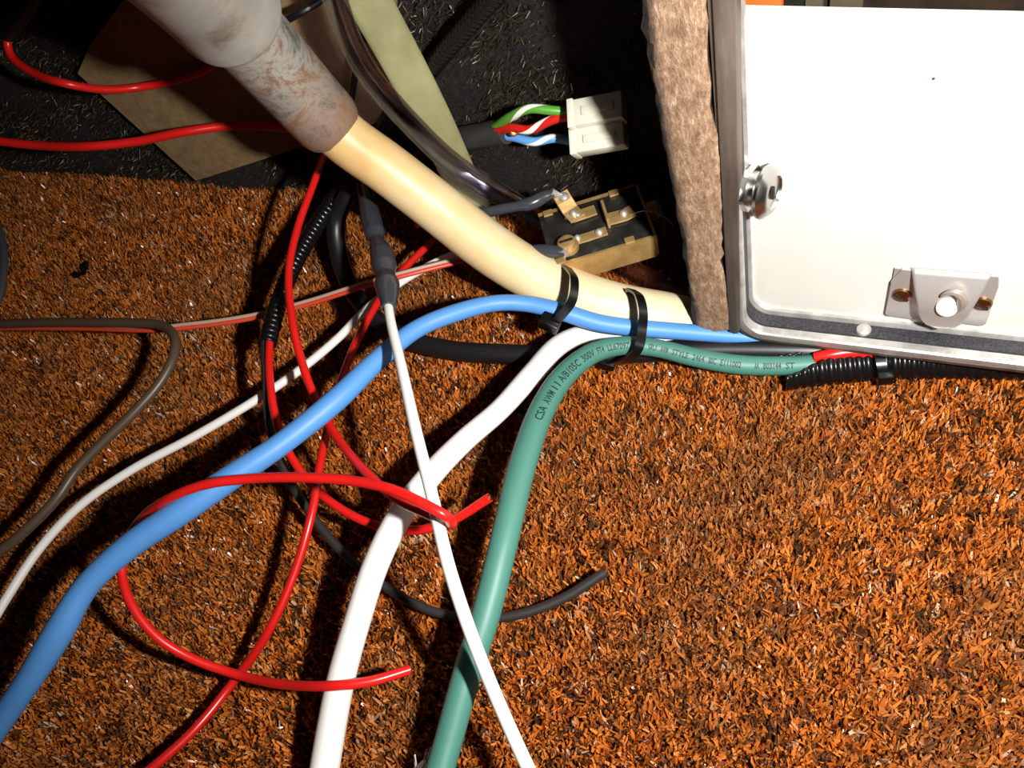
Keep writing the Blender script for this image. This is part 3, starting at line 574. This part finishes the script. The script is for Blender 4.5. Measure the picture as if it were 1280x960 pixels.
# blue cable (flattened and twisted along its run)
bl = [(1120, 436, 0.005, 0.0018), (1040, 430, 0.006, 0.0019), (990, 427, 0.008, 0.0020), (930, 421, 0.0105, 0.0023), (870, 416, 0.0140, 0.0026), (810, 411, 0.0185, 0.0027), (750, 404, 0.023, 0.0028), (700, 389, 0.028, 0.0028), (660, 380, 0.031, 0.0026), (620, 379, 0.034, 0.0026), (570, 391, 0.038, 0.0028), (520, 412, 0.0415, 0.0028), (470, 452, 0.045, 0.0031), (420, 500, 0.048, 0.0034), (350, 556, 0.050, 0.0033), (290, 596, 0.051, 0.0036), (225, 640, 0.051, 0.0038), (160, 684, 0.050, 0.0036), (108, 733, 0.048, 0.0034), (72, 792, 0.044, 0.0040), (36, 850, 0.038, 0.0036), (0, 902, 0.031, 0.0036), (-50, 975, 0.022, 0.0036)]
o, blue_c = wire('blue_cable', bl, 0.003, 'blue_pvc', 'light blue cable sweeping over the wires and tied under cream hose', 'cable', seg=20)
# thick white cable
wh = [(900, 428, 0.0065, 0.0020), (830, 424, 0.009, 0.0022), (775, 417, 0.0125, 0.0024), (735, 417, 0.0155, 0.0030), (700, 431, 0.020, 0.0034), (665, 468, 0.024, 0.0034), (625, 512, 0.027, 0.0032), (580, 551, 0.030, 0.0033), (540, 592, 0.033, 0.0035), (500, 645, 0.035, 0.0036), (470, 705, 0.034, 0.0036), (447, 775, 0.030, 0.0036), (426, 850, 0.0245, 0.0038), (409, 940, 0.019, 0.0039), (397, 1020, 0.016, 0.0039)]
wire('white_cable', wh, 0.004, 'white_pvc', 'thick white cable passing under the slim spliced white wire', 'cable', seg=22)
# green cable with its printing
gp = [(1150, 450, 0.008, 0.0028), (1080, 451, 0.008, 0.0028), (1030, 454, 0.0085, 0.0029), (985, 457, 0.0095, 0.0029), (925, 456, 0.0115, 0.0030), (870, 447, 0.0145, 0.0029), (820, 435, 0.018, 0.0028), (780, 432, 0.0205, 0.0029), (742, 441, 0.023, 0.0032), (705, 470, 0.026, 0.0036), (678, 512, 0.029, 0.0038), (658, 565, 0.0315, 0.0039), (643, 620, 0.033, 0.0039), (628, 685, 0.033, 0.0038), (608, 765, 0.030, 0.0038), (583, 845, 0.026, 0.0037), (558, 935, 0.0215, 0.0036), (537, 1010, 0.019, 0.0036)]
gc = spline(ctrl(gp), 0.0012)
green = build('green_cable', tube(gc[:, :3], gc[:, 3], 28), 'green_pvc'); tag(green, 'thick green printed cable arching out of the conduit across carpet', 'cable')
def text_on_cable(body, c, r, s0, height, ang, length):
    """Lay flat lettering on the cable's skin; s0 = start along the curve in metres."""
    cu = bpy.data.curves.new('t', 'FONT'); cu.body = body; cu.size = 1.0; cu.resolution_u = 2; cu.offset = 0.016
    to = bpy.data.objects.new('t', cu); COL.objects.link(to); dg = bpy.context.evaluated_depsgraph_get(); dg.update()
    me = bpy.data.meshes.new_from_object(to.evaluated_get(dg)); bpy.data.objects.remove(to)
    import bmesh
    bm = bmesh.new(); bm.from_mesh(me); bmesh.ops.triangulate(bm, faces=bm.faces)
    for _ in range(3): bmesh.ops.subdivide_edges(bm, edges=[e for e in bm.edges if e.calc_length() > 0.16], cuts=1); bmesh.ops.triangulate(bm, faces=bm.faces)
    bm.to_mesh(me); bm.free()
    v = np.array([tuple(p.co) for p in me.vertices]); f = [tuple(p.vertices) for p in me.polygons]; bpy.data.meshes.remove(me)
    if not len(v): return None, 0
    x = (v[:, 0]-v[:, 0].min())*length/max(1e-6, np.ptp(v[:, 0])); y = (v[:, 1]-0.35)*height*1.5
    L = np.concatenate([[0], np.cumsum(np.linalg.norm(np.diff(c, axis=0), axis=1))])
    T = np.gradient(c, axis=0); T /= np.linalg.norm(T, axis=1)[:, None]
    g = G(); out = []
    for xx, yy in zip(x, y):
        q = s0+xx; p = np.array([np.interp(q, L, c[:, k]) for k in range(3)]); t = unit([np.interp(q, L, T[:, k]) for k in range(3)]); rad = np.interp(q, L, r)
        n_ = CAM-p; n_ = unit(n_-t*n_.dot(t)); b = np.cross(n_, t); a = ang+yy/rad
        out.append(p+(n_*math.cos(a)+b*math.sin(a))*(rad+0.00008))
    g.add(out, f); o = build('printed_text', g, 'ink', green, smooth=False); return o, x.max()
gr = gc[::-1]; L = np.concatenate([[0], np.cumsum(np.linalg.norm(np.diff(gr[:, :3], axis=0), axis=1))])
def arc_at(px, py):
    cc_ = (gr[:, :3]-CAM)@R; qx = 640+F*cc_[:, 0]/-cc_[:, 2]; qy = 480-F*cc_[:, 1]/-cc_[:, 2]; return L[np.argmin((qx-px)**2+(qy-py)**2)]
words = [('CSA', (668, 531)), ('AWM', (677, 512)), ('11', (688, 494)), ('A/B105C', (697, 483)), ('300V', (724, 456)), ('FT4', (742, 443)), ('LL67097', (757, 435)), ('.', (790, 429)), ('\u042fU', (811, 430)), ('AWM', (823, 432)), ('STYLE', (841, 437)), ('2464', (866, 446)), ('80C', (885, 450)), ('E111002', (899, 454)), (None, (930, 457)), ('AA', (942, 457)), ('B03144', (954, 457)), ('ST', (981, 456)), (None, (995, 455))]
for (word, a), (_, b) in zip(words, words[1:]):
    if word:
        s0, s1 = arc_at(*a), arc_at(*b)
        text_on_cable(word, gr[:, :3], gr[:, 3], s0, np.interp(s0, L, gr[:, 3])*0.58, 0.0, 0.0004 if word == '.' else min((s1-s0)-0.0013, 0.0018*len(word)))

# ------------------------------------------------------------------ open conduit under the panel
con = thing('split_conduit', 'black ribbed split conduit under the white panel swallowing the green cable', 'conduit', P(1080, 460, 0))
c = spline(ctrl([(978, 466, 0.0080), (1010, 461, 0.0078), (1050, 457, 0.0075), (1100, 452, 0.0070), (1200, 450, 0.0070), (1300, 452, 0.0070), (1400, 455, 0.0070)]), 0.002)
vd = unit(-ray(1050, 460))
loom(c, 0.0057, 'conduit_wall', con, period=0.0026, ref=vd, a1=2*math.pi-1.75, twist=[(0, 0.25), (0.05, 0.1), (0.17, -0.75), (0.3, -1.3), (1, -1.5)])
wire('red_wire', [(1018, 447, 0.0115, 0.0016), (1040, 443, 0.0125, 0.0019), (1065, 440, 0.0125, 0.0019), (1120, 444, 0.0105, 0.0016)], 0.002, 'red_pvc', 'short bit of red wire showing inside the split conduit', 'wire')

# ------------------------------------------------------------------ cable ties
def tie(label, pts, head, hs, wv):
    t = thing('cable_tie', label, 'cable tie', P(head[0], head[1], 0))
    c = ctrl(pts); c = spline(np.vstack([c, c[:1]]), 0.0008); c[:, :3] = c[:, :3]
    n = len(c); ctr_ = c.mean(0); ax_ = unit(wv); g = G(); v = []
    for p in c:
        d = p-ctr_; d = d-ax_*d.dot(ax_); d = unit(d)
        for a, b in ((-1, 0), (1, 0), (1, 1), (-1, 1)): v.append(p+ax_*a*0.0014+d*b*0.0009)
    f = [(i*4+k, i*4+(k+1) % 4, ((i+1) % n)*4+(k+1) % 4, ((i+1) % n)*4+k) for i in range(n-1) for k in range(4)]
    build('tie_band', g.add(v, f), 'tie_black', t)
    h = P(*head); dd = unit(np.cross(ax_, (0, 0, 1)))
    hb = build('tie_head', G().box(h, (ax_, dd, np.cross(ax_, dd)), hs), 'tie_black', t, bevel=0.0005)
    return t
def tie_loop(idx_fn, ax_px, h, half, tilt):
    pass
hd1 = unit(P(720, 368, 0.027)-P(680, 350, 0.031))
tie('black cable tie with big square head round hose and blue cable', [(708, 336, 0.034), (718, 352, 0.040), (716, 374, 0.038), (704, 392, 0.033), (686, 404, 0.0255), (676, 392, 0.020), (684, 362, 0.020), (694, 344, 0.026)], (688, 403, 0.0275), (0.0032, 0.0024, 0.0024), hd1)
hd2 = unit(P(820, 396, 0.02)-P(770, 384, 0.0225))
tie('black cable tie strapping hose, blue and green cables together', [(788, 364, 0.029), (799, 372, 0.0325), (804, 390, 0.0315), (803, 412, 0.0275), (799, 434, 0.0255), (786, 447, 0.019), (764, 452, 0.010), (752, 445, 0.005), (765, 420, 0.005), (778, 385, 0.012)], (760, 452, 0.0075), (0.0026, 0.0024, 0.0018), hd2)
hd3 = unit(P(1130, 450, 0.009)-P(1080, 453, 0.009))
tie('black cable tie round the split conduit below the catch', [(1096, 436, 0.0105), (1100, 448, 0.0140), (1103, 463, 0.0120), (1105, 474, 0.0065), (1103, 468, 0.0012), (1099, 444, 0.0010), (1096, 432, 0.0055)], (1106, 470, 0.0100), (0.0022, 0.0020, 0.0022), hd3)

# ------------------------------------------------------------------ small litter
tf = thing('thread_tuft', 'frayed white thread tuft beside the green cable', 'thread', P(528, 950, 0.006))
for i in range(9):
    a = rng.uniform(-14, 10); c = spline(ctrl([(524+rng.uniform(-8, 6), 985, 0.010), (526+a*0.5, 962, 0.013), (530+a, 945+rng.uniform(-12, 4), 0.015+rng.uniform(0, 0.003))]), 0.001)
    build('thread', tube(c, 0.00016, 6), 'white_pvc', tf)
c = spline(ctrl([(505, 1000, 0.008), (518, 972, 0.010), (532, 955, 0.012)]), 0.001)
build('thread_core', tube(c, np.linspace(0.003, 0.0012, len(c)), 10), 'white_pvc', tf)
g = G(); bc = P(96, 340, 0.005)
for i in range(5):
    g.box(bc+np.array([rng.uniform(-0.004, 0.004), rng.uniform(-0.004, 0.004), rng.uniform(-0.001, 0.001)]), (unit((1, rng.uniform(-1, 1), 0.2)), unit((rng.uniform(-1, 1), 1, 0)), (0, 0, 1)), (rng.uniform(0.001, 0.003), 0.0012, 0.0008))
tag(build('debris_scrap', g, 'tie_black', smooth=False), 'small shiny black scrap caught in the carpet', 'scrap')

# ------------------------------------------------------------------ pile: carpet and wall lining (nobody could count these)
def blades(n, pos, nrm, length, width, lean, name, material, label, cat, bias=(0, 0, 0), per=1, spread=0.0):
    # n tufts of 'per' ribbon fibres; the fibres of a tuft share tone and lean
    def lean_dir(m_, base, amount):
        q = rng.normal(size=(m_, 3)); t = q-base*(q*base).sum(1)[:, None]; t /= np.linalg.norm(t, axis=1)[:, None]
        d = base+t*np.abs(rng.normal(0, amount, m_))[:, None]; return d/np.linalg.norm(d, axis=1)[:, None]
    d = lean_dir(n, np.broadcast_to(np.array(nrm, float), (n, 3)), lean)+np.array(bias); d /= np.linalg.norm(d, axis=1)[:, None]
    tone = np.repeat(rng.uniform(0, 1, n), per)+rng.normal(0, 0.035, n*per)
    d = np.repeat(d, per, 0); pos = np.repeat(pos, per, 0); n = n*per
    if per > 1: d = lean_dir(n, d, 0.38); pos = pos+np.cross(d, rng.normal(size=(n, 3)))*spread*np.array([1, 1, 0.0])
    sd = np.cross(d, rng.normal(size=(n, 3))); sd /= np.linalg.norm(sd, axis=1)[:, None]
    bend = np.cross(d, sd)*rng.normal(0, 0.3, n)[:, None]
    Ln = (length*rng.uniform(0.6, 1.25, n))[:, None]; wd_ = (width*rng.uniform(0.5, 1.3, n))[:, None]*0.5
    a = pos; b = pos+d*Ln*0.55+bend*Ln*0.25; c = pos+d*Ln+bend*Ln*0.8
    V = np.stack([a-sd*wd_*0.7, a+sd*wd_*0.7, b+sd*wd_, b-sd*wd_, c+sd*wd_*rng.uniform(0.2, 0.8, (n, 1)), c-sd*wd_*rng.uniform(0.2, 0.8, (n, 1))], 1).reshape(-1, 3)
    I = np.arange(n)[:, None]*6; Fq = np.concatenate([I+np.array([[0, 1, 2, 3]]), I+np.array([[3, 2, 4, 5]])], 1).reshape(-1)
    me = bpy.data.meshes.new(name); me.vertices.add(n*6); me.vertices.foreach_set('co', V.astype(np.float32).ravel())
    me.loops.add(n*8); me.loops.foreach_set('vertex_index', Fq.astype(np.int32)); me.polygons.add(n*2)
    me.polygons.foreach_set('loop_start', np.arange(0, n*8, 4, dtype=np.int32)); me.update(calc_edges=True)
    me.attributes.new('tone', 'FLOAT', 'POINT').data.foreach_set('value', np.repeat(np.clip(tone, 0, 1), 6).astype(np.float32))
    me.materials.append(MATS[material]); o = bpy.data.objects.new(name, me); COL.objects.link(o); return tag(o, label, cat, None, 'stuff')
NX, NY = 410, 232                                        # jittered rows of tufts
gx, gy = np.meshgrid(np.linspace(-0.40, 0.24, NX), np.linspace(-0.24, 0.09, NY)); x = gx.ravel()+rng.normal(0, 0.0008, NX*NY); y = gy.ravel()+rng.normal(0, 0.0008, NX*NY)
ok = y < WY(x)-0.001+rng.normal(0, 0.0012, len(x)); ok &= ~((x > 0.06) & (y > 0.07))
x, y = x[ok], y[ok]; pos = np.stack([x, y, np.zeros_like(x)], 1)
blades(len(x), pos, (0, 0, 1), 0.0044, 0.00085, 0.45, 'carpet_pile', 'carpet_pile', 'orange-brown matted carpet pile covering the whole floor', 'carpet', bias=(0.1, 0.2, 0), per=6, spread=0.0007)
N = 70000
x = rng.uniform(-0.42, XL, N); z = rng.uniform(0.0, 0.17, N); pos = np.stack([x, WY(x)+0.0003, z], 1)
blades(N, pos, WN, 0.0028, 0.00028, 1.2, 'lining_pile', 'lining_pile', 'black fuzzy lining fibres on the back wall', 'wall lining')
